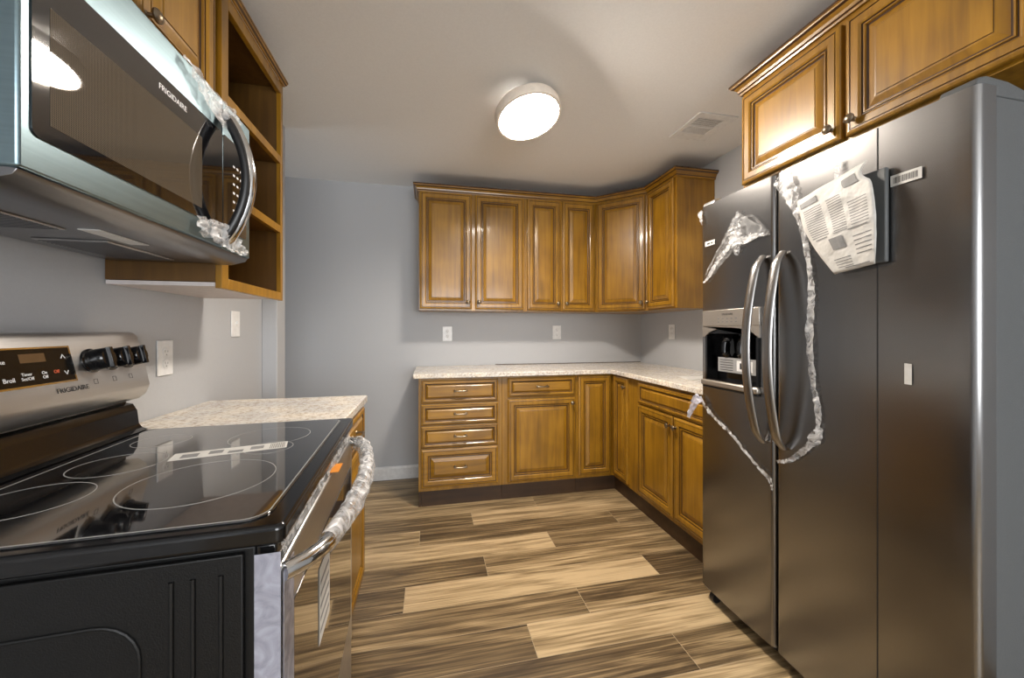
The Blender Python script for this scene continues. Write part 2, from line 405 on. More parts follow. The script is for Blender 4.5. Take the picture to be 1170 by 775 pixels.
# ================================================================= CABINET PARTS
def door_front(bm, o, u, n, w, h, style='door'):
    """raised-panel front: o = lower left back corner, u = to the right, n = outwards"""
    o, u, n = Vector(o), Vector(u).normalized(), Vector(n).normalized(); z = Vector((0, 0, 1))
    if style == 'door': R = [(0, 0, 0), (0, .015, 0), (.003, .0185, 0), (.010, .021, 0), (.014, .0215, 0), (.015, .0185, 1), (.0175, .0185, 1), (.0185, .0215, 0), (.040, .0215, 0), (.044, .019, 0), (.047, .016, 0), (.0475, .0125, 1), (.0515, .0125, 1), (.053, .016, 0), (.0565, .016, 0), (.058, .010, 0), (.061, .008, 1), (.0645, .008, 1), (.084, .0150, 0), (.089, .0160, 0), (.0905, .0160, 1), (.091, .0182, 0)]
    else: R = [(0, 0, 0), (0, .015, 0), (.003, .0185, 0), (.009, .021, 0), (.010, .0185, 1), (.012, .0185, 1), (.013, .0215, 0), (.022, .0215, 0), (.026, .018, 0), (.0265, .0135, 1), (.0295, .0135, 1), (.031, .010, 0), (.034, .009, 1), (.044, .017, 0), (.046, .0185, 0)]
    k = 1.0
    lim = min(w, h)/2 - (0.030 if style == 'door' else 0.016)
    if R[-1][0] > lim: k = lim/R[-1][0]
    rings = []
    for i, d, m in R:
        i *= k
        rings.append([bm.verts.new(o + u*a + z*b + n*d) for a, b in ((i, i), (w-i, i), (w-i, h-i), (i, h-i))])
    bm.faces.new(rings[0][::-1])
    for (a, b, r) in zip(rings, rings[1:], R[1:]):
        for j in range(4): bm.faces.new([a[j], a[(j+1) % 4], b[(j+1) % 4], b[j]]).material_index = r[2]
    bm.faces.new(rings[-1])
    return bm
def add_door(parent, o, u, n, w, h, knob=None, pull=False, name='door', style=None):
    st = style or ('door' if name == 'door' else 'drawer')
    d = obj(name, door_front(nb(), o, u, n, w, h, st), ['wood' if name == 'door' else 'wood_h' if abs(Vector(u).x) > .5 else 'wood', 'glaze'], parent)
    o, u, n = Vector(o), Vector(u).normalized(), Vector(n).normalized(); z = Vector((0, 0, 1))
    if knob:
        c = o + u*knob[0] + z*knob[1] + n*0.0212
        obj('knob', lathe(nb(), c, n, [(.008, 0), (.008, .002), (.0055, .004), (.005, .013), (.009, .017), (.0155, .019), (.016, .023), (.013, .026), (.0125, .0255), (.008, .029), (.002, .030)], 20), 'pewter', d, smooth=True, label='round antique pewter knob')
    if pull:
        c = o + u*(w/2) + z*(h/2 + 0.004) + n*0.0185; bm = nb(); L = 0.048
        pts = [c - u*L + n*0.026, c - u*L*0.6 + n*0.030, c + n*0.031, c + u*L*0.6 + n*0.030, c + u*L + n*0.026]
        tube(bm, smoothcurve(pts, 5), [.0035] + [.0052]*19 + [.0035], 10)
        for s in (-1, 1):
            lathe(bm, c + u*(s*L*0.8), n, [(.009, 0), (.008, .003), (.0045, .006), (.0045, .028)], 12)
        obj('handle', bm, 'pewter', d, smooth=True, label='curved antique pewter drawer pull')
    return d

# crown moulding swept along a path of corners (outward = right-hand side of travel)
CROWN = [(0, 0), (.010, 0), (.012, .006), (.010, .010), (.015, .014), (.018, .024), (.027, .034), (.036, .039), (.038, .044), (.042, .046), (.042, .055), (0, .055)]
def crown(bm, path, z, prof=CROWN, side=1, mats=(3, 6, 9)):
    P = [Vector((x, y)) for x, y in path]; n = len(P); rings = []
    for i in range(n):
        d0 = (P[i]-P[i-1]).normalized() if i > 0 else (P[1]-P[0]).normalized()
        d1 = (P[i+1]-P[i]).normalized() if i < n-1 else d0
        n0 = Vector((d0.y, -d0.x))*side; n1 = Vector((d1.y, -d1.x))*side
        m = (n0+n1).normalized(); m = m/m.dot(n0)
        rings.append([bm.verts.new((P[i].x+m.x*a, P[i].y+m.y*a, z+b)) for a, b in prof])
    k = len(prof)
    for a, b in zip(rings, rings[1:]):
        for j in range(k):
            bm.faces.new([a[j], a[(j+1) % k], b[(j+1) % k], b[j]]).material_index = 1 if j in mats else 0
    bm.faces.new(rings[0][::-1]); bm.faces.new(rings[-1]); return bm

# ================================================================= WALL CABINETS
G_UP = 'wall cabinets along the back wall'
UZ0, UZ1 = 1.372, 2.30; DZ0, DZH = 1.384, 0.902
def back_wall_cab(x0, x1, doors, label, knobs):
    t = thing('wall_cabinet', label, 'wall cabinet', ((x0+x1)/2, -0.15, UZ0), G_UP)
    obj('carcass', B(((x0, -0.3050, UZ0), (x1, -0.002, UZ1))), 'wood', t, bevel=0.001)
    for (a, b), kx in zip(doors, knobs):
        add_door(t, (a, -0.3052, DZ0), (1, 0, 0), (0, -1, 0), b-a, DZH, knob=((b-a-0.028) if kx > 0 else 0.028, 0.055))
    return t
back_wall_cab(-2.068, -1.2265, [(-2.060, -1.662), (-1.634, -1.242)], 'wide two-door glazed maple wall cabinet, leftmost on the back wall', (1, -1))
back_wall_cab(-1.2255, -0.6105, [(-1.210, -0.925), (-0.907, -0.622)], 'narrower two-door maple wall cabinet between the wide one and the corner', (1, -1))
t = thing('corner_wall_cabinet', 'single-door maple wall cabinet set diagonally across the room corner', 'wall cabinet', (-0.2, -0.2, UZ0), G_UP)
obj('carcass', prism(nb(), [(-0.6095, -0.002), (-0.002, -0.002), (-0.002, -0.6095), (-0.305, -0.6095), (-0.6095, -0.305)], UZ0, UZ1), 'wood', t)
s2 = math.sqrt(.5); dl = 0.4306
ou = Vector((-0.6095, -0.305, DZ0)) + Vector((s2, -s2, 0))*0.018 + Vector((-s2, -s2, 0))*0.0002
add_door(t, ou, (s2, -s2, 0), (-s2, -s2, 0), dl-0.036, DZH, knob=(dl-0.036-0.028, 0.055))
t = thing('wall_cabinet', 'single-door maple wall cabinet on the right wall, its plain side panel facing the room', 'wall cabinet', (-0.15, -0.79, UZ0), G_UP)
obj('carcass', B(((-0.305, -0.972, UZ0), (-0.002, -0.6105, UZ1))), 'wood', t, bevel=0.001)
add_door(t, (-0.3052, -0.628, DZ0), (0, -1, 0), (-1, 0, 0), 0.325, DZH, knob=(0.028, 0.055))
t = obj('crown_molding', crown(nb(), [(-2.068, -0.002), (-2.068, -0.3055), (-0.6097, -0.3055), (-0.3055, -0.6097), (-0.3055, -0.9725), (-0.002, -0.9725)], 2.287), ['wood_h', 'glaze'])
tag(t, 'glazed maple crown molding wrapping the tops of the corner run of wall cabinets', 'crown molding')

# cabinet over the fridge
FX = -0.585
t = thing('wall_cabinet', 'deep two-door maple cabinet mounted above the refrigerator', 'wall cabinet', (-0.3, -2.28, 1.86))
obj('carcass', B(((FX, -2.735, 1.862), (-0.002, -1.838, UZ1))), 'wood', t, bevel=0.001)
add_door(t, (FX-.0002, -1.846, 1.872), (0, -1, 0), (-1, 0, 0), 0.424, 0.395, knob=(0.424-0.028, 0.045))
add_door(t, (FX-.0002, -2.286, 1.872), (0, -1, 0), (-1, 0, 0), 0.436, 0.395, knob=(0.028, 0.045))
t = obj('crown_molding', crown(nb(), [(-0.002, -1.8375), (FX-.0005, -1.8375), (FX-.0005, -2.736)], 2.287, side=-1), ['wood_h', 'glaze'])
# path runs outwards along the far end, then along the front
bpy.data.objects.remove(t)
t = obj('crown_molding', crown(nb(), [(-0.002, -1.8375), (FX-.0005, -1.8375), (FX-.0005, -2.736)], 2.287, side=1), ['wood_h', 'glaze'])
tag(t, 'glazed maple crown molding on top of the cabinet above the refrigerator', 'crown molding')

# cabinet over the microwave
LXC = -2.625
t = thing('wall_cabinet', 'two-door maple wall cabinet mounted above the microwave', 'wall cabinet', (-2.75, -2.33, 1.845))
obj('carcass', B(((WL+.002, -2.72, 1.838), (LXC, -1.985, UZ1))), 'wood', t, bevel=0.001)
add_door(t, (LXC+.0002, -2.705, 1.872), (0, 1, 0), (1, 0, 0), 0.355, 0.41, knob=(0.355-0.028, 0.045))
add_door(t, (LXC+.0002, -2.335, 1.872), (0, 1, 0), (1, 0, 0), 0.315, 0.41, knob=(0.028, 0.045))
# open shelf cabinet
SX = -2.61; sy0, sy1, sz0, sz1 = -1.980, -1.485, 1.342, 2.275
t = thing('open_shelf_cabinet', 'open maple shelf cabinet with three bays hanging beside the microwave', 'shelf cabinet', (-2.76, -1.73, sz0))
bm = B(((WL+.002, sy0, sz0+.02), (SX-.018, sy0+.015, sz1)), ((WL+.002, sy1-.015, sz0+.02), (SX-.018, sy1, sz1)), ((WL+.002, sy0+.015, sz1-.018), (SX-.018, sy1-.015, sz1)), ((WL+.002, sy0+.015, sz0+.02), (WL+.010, sy1-.015, sz1-.018)))
obj('carcass', bm, 'wood_in_shade', t, bevel=0.0006)
obj('bottom_panel', B(((WL+.002, sy0+.0152, sz0+.018), (SX-.0182, sy1-.0152, sz0+.034), 0), ((WL+.003, sy0+.001, sz0+.006), (SX-.019, sy1-.001, sz0+.0178), 1)), ['wood', 'under'], t, label='pale unfinished bottom panel')
bm = B(((SX-.0178, sy0, sz0), (SX, sy0+.040, sz1)), ((SX-.0178, sy1-.022, sz0), (SX, sy1, sz1)), ((SX-.0178, sy0+.0402, sz1-.045), (SX, sy1-.0222, sz1)), ((SX-.0178, sy0+.0402, sz0), (SX, sy1-.0222, sz0+.034)))
obj('face_frame', bm, 'wood', t, bevel=0.0015)
for z in (1.638, 1.935):
    obj('shelf', B(((WL+.0105, sy0+.0155, z), (SX-.0182, sy1-.0155, z+.018), 0), ((SX-.018, sy0+.0402, z-.006), (SX-.001, sy1-.0222, z+.024), 1)), ['wood_in_shade', 'wood'], t)
t = obj('crown_molding', crown(nb(), [(LXC+.0005, -2.72), (LXC+.0005, -1.99), (SX+.0005, -1.985), (SX+.0005, sy1-.0005+.001), (WL+.002, sy1+.0005)], 2.275, prof=[(0, 0.001), (.006, 0.001), (.007, .006), (.012, .010), (.014, .018), (.016, .020), (.016, .026), (0, .026)], mats=(2, 4)), ['wood', 'glaze'])
tag(t, 'slim maple crown strip along the tops of the left wall cabinets', 'crown molding')

# ================================================================= BASE CABINETS
BF = -0.59
CT0, CT1 = 0.882, 0.914
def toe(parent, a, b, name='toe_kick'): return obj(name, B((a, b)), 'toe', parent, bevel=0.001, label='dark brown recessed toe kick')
G_B = 'base cabinets of the corner run'
t = thing('drawer_base_cabinet', 'four-drawer maple base cabinet, leftmost under the back counter', 'base cabinet', (-1.77, -0.3, FZ), G_B)
obj('carcass', B(((-2.062, BF, 0.09), (-1.4715, -0.002, CT0-.0005)), ((-2.062, BF+.02, FZ+.0005), (-2.045, -0.002, 0.09), 1)), ['wood', 'toe'], t, bevel=0.001)
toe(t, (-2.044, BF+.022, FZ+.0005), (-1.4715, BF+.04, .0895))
for z0, z1 in ((.705, .868), (.552, .698), (.392, .545), (.118, .385)):
    add_door(t, (-2.044, BF-.0002, z0), (1, 0, 0), (0, -1, 0), 0.540, z1-z0, pull=True, name='drawer', style='drawer' if z0 > .2 else 'door')
t = thing('base_cabinet', 'one-drawer one-door maple base cabinet in the middle of the back counter run', 'base cabinet', (-1.18, -0.3, FZ), G_B)
obj('carcass', B(((-1.4705, BF, 0.09), (-0.8955, -0.002, CT0-.0005))), 'wood', t, bevel=0.001)
toe(t, (-1.4705, BF+.022, FZ+.0005), (-0.8955, BF+.04, .0895))
add_door(t, (-1.430, BF-.0002, .728), (1, 0, 0), (0, -1, 0), 0.518, .142, pull=True, name='drawer')
add_door(t, (-1.430, BF-.0002, .108), (1, 0, 0), (0, -1, 0), 0.518, .605, knob=(0.518-.028, .565))
t = thing('corner_base_cabinet', 'L-shaped maple corner base cabinet with two doors meeting in the inner corner', 'base cabinet', (-0.4, -0.4, FZ), G_B)
obj('carcass', prism(nb(), [(-0.8945, -0.002), (-0.002, -0.002), (-0.002, -0.8445), (BF, -0.8445), (BF, BF), (-0.8945, BF)], 0.09, CT0-.0005), 'wood', t)
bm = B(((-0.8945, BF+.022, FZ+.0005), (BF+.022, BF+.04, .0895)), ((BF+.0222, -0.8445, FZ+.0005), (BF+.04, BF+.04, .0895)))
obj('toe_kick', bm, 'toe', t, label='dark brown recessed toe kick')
add_door(t, (-0.886, BF-.0002, .115), (1, 0, 0), (0, -1, 0), 0.268, .757)
add_door(t, (BF-.0002, BF-.030, .115), (0, -1, 0), (-1, 0, 0), 0.216, .757, knob=(0.216-.028, .69))
t = thing('base_cabinet', 'two-door maple base cabinet under the right counter, beside the refrigerator', 'base cabinet', (-0.3, -1.3, FZ), G_B)
obj('carcass', B(((BF, -1.7545, 0.09), (-0.002, -0.8455, CT0-.0005))), 'wood', t, bevel=0.001)
toe(t, (BF+.022, -1.7545, FZ+.0005), (BF+.04, -0.8455, .0895))
add_door(t, (BF-.0002, -0.975, .722), (0, -1, 0), (-1, 0, 0), 0.765, .143, name='drawer_front', style='drawer')
add_door(t, (BF-.0002, -0.975, .122), (0, -1, 0), (-1, 0, 0), 0.378, .592, knob=(0.378-.025, .535))
add_door(t, (BF-.0002, -1.362, .122), (0, -1, 0), (-1, 0, 0), 0.378, .592, knob=(0.025, .535))
# left base cabinet beyond the range
LB = -2.296
t = thing('base_cabinet', 'narrow maple base cabinet between the range and the open end of the left wall', 'base cabinet', (-2.6, -1.72, FZ))
obj('carcass', B(((WL+.002, -1.960, 0.09), (LB, -1.462, CT0-.0005))), 'wood', t, bevel=0.001)
toe(t, (LB-.055, -1.958, FZ+.0005), (LB-.07, -1.464, .0895))
add_door(t, (LB+.0002, -1.945, .722), (0, 1, 0), (1, 0, 0), 0.473, .145, pull=True, name='drawer')
add_door(t, (LB+.0002, -1.945, .112), (0, 1, 0), (1, 0, 0), 0.473, .600, knob=(0.03, .56))

# countertops
def flat_poly(bm, poly, z0, z1): return prism(bm, poly, z0, z1)
ov = 0.034
t = obj('countertop', prism(nb(), [(-2.098, -0.002), (-0.002, -0.002), (-0.002, -1.7555), (BF-ov, -1.7555), (BF-ov, BF-ov), (-2.098, BF-ov)], CT0, CT1), 'granite', bevel=0.004)
tag(t, 'L-shaped speckled cream granite countertop along the back and right walls', 'countertop')
t = obj('countertop', B(((WL+.002, -1.965, CT0), (-2.268, -1.45, CT1))), 'granite', bevel=0.004)
tag(t, 'short speckled granite countertop beside the range on the left wall', 'countertop')
# sheet of paper left on the right counter
bm = nb(); L = 6
for i in range(L+1):
    for j in range(L+1):
        x = -0.46+0.26*i/L; y = -1.30+0.20*j/L
        bm.verts.new((x+0.05*(j/L), y, CT1+.0008+0.002*abs(noise.noise(Vector((x*9, y*9, 0))))))
bm.verts.ensure_lookup_table()
for i in range(L):
    for j in range(L): bm.faces.new([bm.verts[i*(L+1)+j], bm.verts[(i+1)*(L+1)+j], bm.verts[(i+1)*(L+1)+j+1], bm.verts[i*(L+1)+j+1]])
t = solid(obj('paper_sheet', bm, 'paper', smooth=True))
tag(t, 'white sheet of paper lying on the right counter next to the refrigerator', 'paper')

# ================================================================= CEILING LIGHT AND VENT
# the fixture hangs a little loose: its left side has dropped from the ceiling
LC = Vector((-1.4885, -1.4120, 2.320)); LN = Vector((0.17, -0.22, -1)).normalized()
t = thing('ceiling_light', 'round flush ceiling light, glowing warm white and hanging slightly tilted', 'ceiling light', LC)
obj('trim_ring', lathe(nb(), LC, LN, [(.030, -.046), (.150, -.046), (.166, -.040), (.171, -.030), (.172, .006), (.169, .013), (.162, .015), (.156, .013), (.1545, .006), (.1545, -.030), (.030, -.031)], 64, cap=False), 'lamp_rim', t, smooth=True, label='warm white metal rim')
obj('diffuser', lathe(nb(), LC, LN, [(.1535, -.029), (.1535, -.004), (.150, .002), (.132, .014), (.100, .022), (.05, .027), (.004, .028)], 64), 'lens', t, smooth=True)
obj('mounting_stem', tube(nb(), [LC - LN*.030, LC - LN*.060, (LC.x, LC.y, H-.0005)], .018, 14), 'white', t, smooth=True)
t = thing('ceiling_vent', 'white rectangular air vent with two slatted openings in the ceiling', 'vent', (-0.395, -1.335, H))
vx0, vx1, vy0, vy1 = -0.52, -0.27, -1.475, -1.195
bm = nb(); zt = H-.0006; zb = H-.007
box(bm, (vx0, vy0, zb), (vx1, vy0+.045, zt)); box(bm, (vx0, vy1-.075, zb), (vx1, vy1, zt)); box(bm, (vx0, vy0+.045, zb), (vx0+.03, vy1-.075, zt)); box(bm, (vx1-.06, vy0+.045, zb), (vx1, vy1-.075, zt)); box(bm, (vx0+.03, -1.348, zb), (vx1-.06, -1.336, zt))
obj('frame', bm, 'white', t, bevel=0.0015)
obj('duct_opening', B(((vx0+.03, vy0+.046, H-.0014), (vx1-.06, vy1-.076, H-.0004))), 'vent_dark', t, label='dark opening behind the slats')
for (a, b) in ((vy0+.045, -1.348), (-1.336, vy1-.075)):
    n = 6
    for i in range(n):
        y = a+(b-a)*(i+.5)/n
        bm = nb(); extrude_profile(bm, [(-.0020, -.0015), (-.0018, -.0050), (.0028, -.0062), (.0030, -.0056), (-.0012, -.0045), (-.0014, -.0015)], (vx0+.0302, y, H), (0, 1, 0), (0, 0, 1), (1, 0, 0), vx1-vx0-.0904)
        obj('slat', bm, 'white', t)

# ================================================================= OUTLETS AND SWITCH
def plate(o, u, n, label, kind='outlet', group=None):
    o, u, n = Vector(o), Vector(u), Vector(n); z = Vector((0, 0, 1)); nm = 'wall_outlet' if kind == 'outlet' else 'light_switch'
    t = thing(nm, label, 'outlet' if kind == 'outlet' else 'switch', o, group)
    def bx(bm, a0, a1, b0, b1, d0, d1, mi=0):
        p = o+u*a0+z*b0+n*d0; q = o+u*a1+z*b1+n*d1; box(bm, p, q, mi); return bm
    w = 0.040
    obj('cover_plate', bx(nb(), -w, w, -.062, .062, .0006, .006), 'plastic', t, bevel=0.002)
    if kind == 'outlet':
        for s in (-1, 1):
            r = obj('receptacle', lathe(nb(), o+z*(s*.0205)+n*.0062, n, [(.0165, 0), (.0165, .0018), (.0155, .0024)], 24), 'plastic', t, smooth=True)
            bm = nb()
            for a, hh in ((-.0065, .0075), (.0065, .006)): bx(bm, a-.0011, a+.0011, s*.0205-.001, s*.0205+hh, .0086, .0089)
            bx(bm, -.0022, .0022, s*.0205-.0105, s*.0205-.0065, .0086, .0089)
            obj('slots', bm, 'socket', r, label='dark slots of the socket')
    else:
        obj('toggle', bx(bx(nb(), -.006, .006, -.014, .014, .0062, .0075), -.0045, .0045, -.001, .012, .0075, .016), 'plastic', t, bevel=0.001)
    obj('screw', lathe(nb(), o+n*.0062, n, [(.003, 0), (.0028, .001)], 12), 'plastic', t)
    return t
G_O = 'outlets above the counters'
plate((-1.838, 0, 1.188), (1, 0, 0), (0, -1, 0), 'white duplex outlet under the leftmost wall cabinet on the back wall', group=G_O)
plate((-0.850, 0, 1.199), (1, 0, 0), (0, -1, 0), 'white duplex outlet on the back wall nearer the room corner', group=G_O)
plate((0, -0.485, 1.205), (0, -1, 0), (-1, 0, 0), 'white duplex outlet on the right wall under the single-door cabinet', group=G_O)
plate((WL, -1.727, 1.115), (0, 1, 0), (1, 0, 0), 'white duplex outlet on the left wall beside the range backguard', group=G_O)
plate((WL, -1.226, 1.245), (0, 1, 0), (1, 0, 0), 'white toggle light switch near the end of the left wall', 'switch')

# ================================================================= RANGE  (front towards +X, authored square, then turned a little)
RX, RY0, RY1 = -2.19, -2.70, -1.990
rng = thing('range', 'black and stainless electric range with glass cooktop, its door handle wrapped in plastic', 'range', (RX, RY0, FZ))
RB = -2.85
zc = 0.930                                   # top of the glass
obj('body', B(((RB, RY0+.012, FZ+.03), (-2.232, RY1-.012, .899))), 'black_side', rng, bevel=0.003)
for x in (-2.80, -2.30):
    for y in (RY0+.06, RY1-.06): obj('foot', lathe(nb(), (x, y, FZ+.0005), (0, 0, 1), [(.018, 0), (.018, .012), (.008, .014), (.008, .031)], 14), 'black', rng)
# embossed panel and vertical ribs on the near side
sp = obj('side_panel', B(((RB+.005, RY0+.003, FZ+.05), (-2.245, RY0+.0118, .893))), 'black_side', rng, bevel=0.002)
def emboss(bm, x0, x1, z0, z1, r=.05, w=.0028, y=RY0+.003, d=.0022):
    P = []
    for cx, cz, a0 in ((x1-r, z1-r, 0), (x0+r, z1-r, 90), (x0+r, z0+r, 180), (x1-r, z0+r, 270)):
        for k in range(7):
            a = math.radians(a0+k*15); P.append((cx+math.cos(a)*r, cz+math.sin(a)*r))
    tube(bm, [(x, y, z) for x, z in P+[P[0]]], w, 8, up=(0, 1, 0))
    return bm
obj('embossed_rib', emboss(nb(), -2.80, -2.365, .10, .822), 'black_side', rng, smooth=True)
for x in (-2.330, -2.305, -2.272):
    obj('embossed_rib', tube(nb(), [(x, RY0+.003, .10), (x, RY0+.003, .868)], .0035, 8, up=(0, 1, 0)), 'black_side', rng, smooth=True)
# cooktop: enamel frame with rounded lip, glass, printed rings
def rrect(x0, x1, y0, y1, r, n=8):
    P = []
    for cx, cy, a0 in ((x1-r, y1-r, 0), (x0+r, y1-r, 90), (x0+r, y0+r, 180), (x1-r, y0+r, 270)):
        for k in range(n+1):
            a = math.radians(a0+k*90/n); P.append((cx+math.cos(a)*r, cy+math.sin(a)*r))
    return P
cf = obj('cooktop', prism(nb(), rrect(RB+.04, RX-.002, RY0, RY1, .012), .9005, zc-.0005), 'black_enamel', rng, bevel=0.007, segs=4, label='raised black enamel cooktop frame')
gl = obj('glass_top', prism(nb(), rrect(RB+.125, RX-.032, RY0+.022, RY1-.020, .035), zc-.001, zc+.0022), 'black_gloss', rng, bevel=0.0012, label='glossy black glass cooking surface')
def ring(bm, pts, w, z, mi=0, closed=True):
    n = len(pts); A = []
    for i in range(n):
        p = Vector(pts[i]); d = (Vector(pts[(i+1) % n])-Vector(pts[i-1])).normalized(); m = Vector((d.y, -d.x))*w/2
        A.append([bm.verts.new((p.x+s*m.x, p.y+s*m.y, z+h)) for s, h in ((-1, 0), (1, 0), (1, .0003), (-1, .0003))])
    for i in range(n):
        a, b = A[i], A[(i+1) % n]
        for k in range(4): bm.faces.new([a[k], b[k], b[(k+1) % 4], a[(k+1) % 4]])
    return bm
obj('border_line', ring(nb(), rrect(RB+.140, RX-.036, RY0+.026, RY1-.024, .032), .0022, zc+.0022), 'ring', gl, label='thin grey line printed round the glass')
def circ(cx, cy, r, n=64): return [(cx+math.cos(2*math.pi*i/n)*r, cy+math.sin(2*math.pi*i/n)*r) for i in range(n)]
for cx, cy, r in ((-2.620, -2.510, .077), (-2.600, -2.337, .076), (-2.620, -2.157, .058), (-2.387, -2.485, .115), (-2.370, -2.180, .092), (-2.340, -2.29, .050)):
    obj('burner_ring', ring(nb(), circ(cx, cy, r), .0018, zc+.0022), 'ring', gl, label='thin grey burner ring printed on the glass')
# energy label lying on the glass
bm = nb(); lo = Vector((-2.515, -2.345, zc+.0024)); lu = Vector((.215, .045, 0)); lv = Vector((-.012, .055, 0))
def quad(bm, o, u, v, a0, a1, b0, b1, dz=0.0, mi=0, t=.0002):
    n = u.cross(v).normalized()
    c = [o+u*a+v*b+n*dz for a, b in ((a0, b0), (a1, b0), (a1, b1), (a0, b1))]
    lo_ = [bm.verts.new(p) for p in c]; hi_ = [bm.verts.new(p+n*t) for p in c]
    for f in ((3, 2, 1, 0),): bm.faces.new([lo_[i] for i in f]).material_index = mi
    bm.faces.new(hi_).material_index = mi
    for i in range(4): bm.faces.new([lo_[i], lo_[(i+1) % 4], hi_[(i+1) % 4], hi_[i]]).material_index = mi
quad(bm, lo, lu, lv, 0, 1, 0, 1)
for a0, a1, b0, b1 in ((.08, .22, .2, .7), (.30, .42, .35, .8), (.47, .60, .15, .5), (.66, .78, .3, .75)): quad(bm, lo, lu, lv, a0, a1, b0, b1, .0003, 1)
for i in range(9): quad(bm, lo, lu, lv, .84+i*.016, .846+i*.016, .12, .9, .0003, 2)
obj('sticker', bm, ['paper', 'grey_ink', 'dark_ink'], gl, label='white printed sticker lying across the glass')
# rear riser and backguard (profile in X,Z swept along Y)
obj('riser', extrude_profile(nb(), [(RB, .905), (-2.738, .9315), (-2.752, .936), (-2.760, .948), (-2.764, .985), (-2.774, 1.004), (-2.79, 1.008), (-2.79, 1.03), (RB, 1.03)], (0, RY0+.004, 0), (1, 0, 0), (0, 0, 1), (0, 1, 0), RY1-RY0-.008), 'black_enamel', rng, smooth=True, label='glossy black riser behind the cooktop')
bgp = [(RB, 1.018), (-2.765, 1.018), (-2.748, 1.032), (-2.738, 1.058), (-2.768, 1.195), (-2.778, 1.205), (-2.79, 1.208), (RB, 1.208)]
bg = obj('backguard', extrude_profile(nb(), bgp, (0, RY0-.002, 0), (1, 0, 0), (0, 0, 1), (0, 1, 0), RY1-RY0+.006), 'steel', rng, bevel=0.0015, label='stainless control backguard')
# plane of the slanted face
fo = Vector((-2.738, 0, 1.058)); fv = (Vector((-2.768, 0, 1.195))-fo); fl = fv.length; fv.normalize(); fu = Vector((0, 1, 0)); fn = fu.cross(fv).normalized()
def fp(y, s, d=0): return fo + fu*(y) + fv*s + fn*d
def facebox(bm, y0, y1, s0, s1, d0, d1, mi=0):
    c = [(y0, s0), (y1, s0), (y1, s1), (y0, s1)]
    lo_ = [bm.verts.new(fp(y, s, d0)) for y, s in c]; hi_ = [bm.verts.new(fp(y, s, d1)) for y, s in c]
    bm.faces.new(lo_[::-1]).material_index = mi; bm.faces.new(hi_).material_index = mi
    for i in range(4): bm.faces.new([lo_[i], lo_[(i+1) % 4], hi_[(i+1) % 4], hi_[i]]).material_index = mi
    return bm
dy0, dy1 = -2.47, -2.228
obj('display_bezel', facebox(nb(), dy0-.006, dy1+.006, .040, .122, .0002, .0014), 'chrome', bg, bevel=0.0004)
dp = obj('display_panel', facebox(nb(), dy0, dy1, .044, .118, .0016, .003), 'touch_panel', bg, bevel=0.0004, label='black glossy clock and touch panel')
obj('clock_window', facebox(nb(), -2.345, -2.290, .090, .108, .0032, .0036), 'display', dp)
for s, y, z, sz, mt in (('Bake', -2.385, .094, .012, 'white_ink'), ('Broil', -2.375, .058, .012, 'white_ink'), ('Timer\nSet/Off', -2.338, .062, .009, 'white_ink'), ('On\nOff', -2.300, .062, .009, 'white_ink'), ('Off', -2.272, .066, .010, 'red_ink'), ('Clean', -2.43, .094, .011, 'white_ink'), ('Warm', -2.43, .058, .011, 'white_ink')):
    text(s, dp, fp(y, z, .0032), fu, fv, sz, mt)
for s_, z in ((1, .094), (-1, .066)):
    bm = nb(); p = [fp(-2.262+.009, z+s_*.0-.000, .0032), fp(-2.257+.009, z+s_*.008, .0032), fp(-2.252+.009, z, .0032)]
    tube(bm, p, .0009, 6); obj('arrow_mark', bm, 'white_ink', dp)
text('FRIGIDAIRE', bg, fp(-2.238, .023, .0002), fu, fv, .0145, 'dark_ink', name='brand_lettering', sx=1.15, bold=.01)
for i, y in enumerate((-2.172, -2.112, -2.054, -2.58, -2.64)):
    c = fp(y, .083, .0004)
    k = obj('knob', lathe(nb(), c, fn, [(.029, 0), (.029, .004), (.0255, .006), (.0245, .034), (.022, .038), (.004, .0385)], 28), 'black_enamel', bg, smooth=True, label='black burner control knob')
    bm = nb(); c0 = c+fn*.034
    vs = []
    for dd in (0, .010):
        for a, b in ((-.006, -.0245), (.006, -.0245), (.006, .0245), (-.006, .0245)): vs.append(bm.verts.new(c0+fn*(.002+dd)+fu*a*(1-dd*20)+fv*b))
    for f in ((0, 3, 2, 1), (4, 5, 6, 7), (0, 1, 5, 4), (1, 2, 6, 5), (2, 3, 7, 6), (3, 0, 4, 7)): bm.faces.new([vs[j] for j in f])
    obj('knob_grip', bm, 'black_enamel', k, bevel=.001)
    obj('pointer_mark', facebox(nb(), y-.0009, y+.0009, .1005, .1045, .0392, .0396), 'white_ink', k, label='white pointer line')
    bm = nb(); s0 = .032
    for a, b, c_, d in ((-.006, -.005, -.006, .006), (.005, .006, -.006, .006), (-.005, .005, .005, .006), (-.005, .005, -.006, -.005)): facebox(bm, y+a, y+b, s0+c_, s0+d, .0001, .0004)
    obj('burner_mark', bm, 'dark_ink', bg)
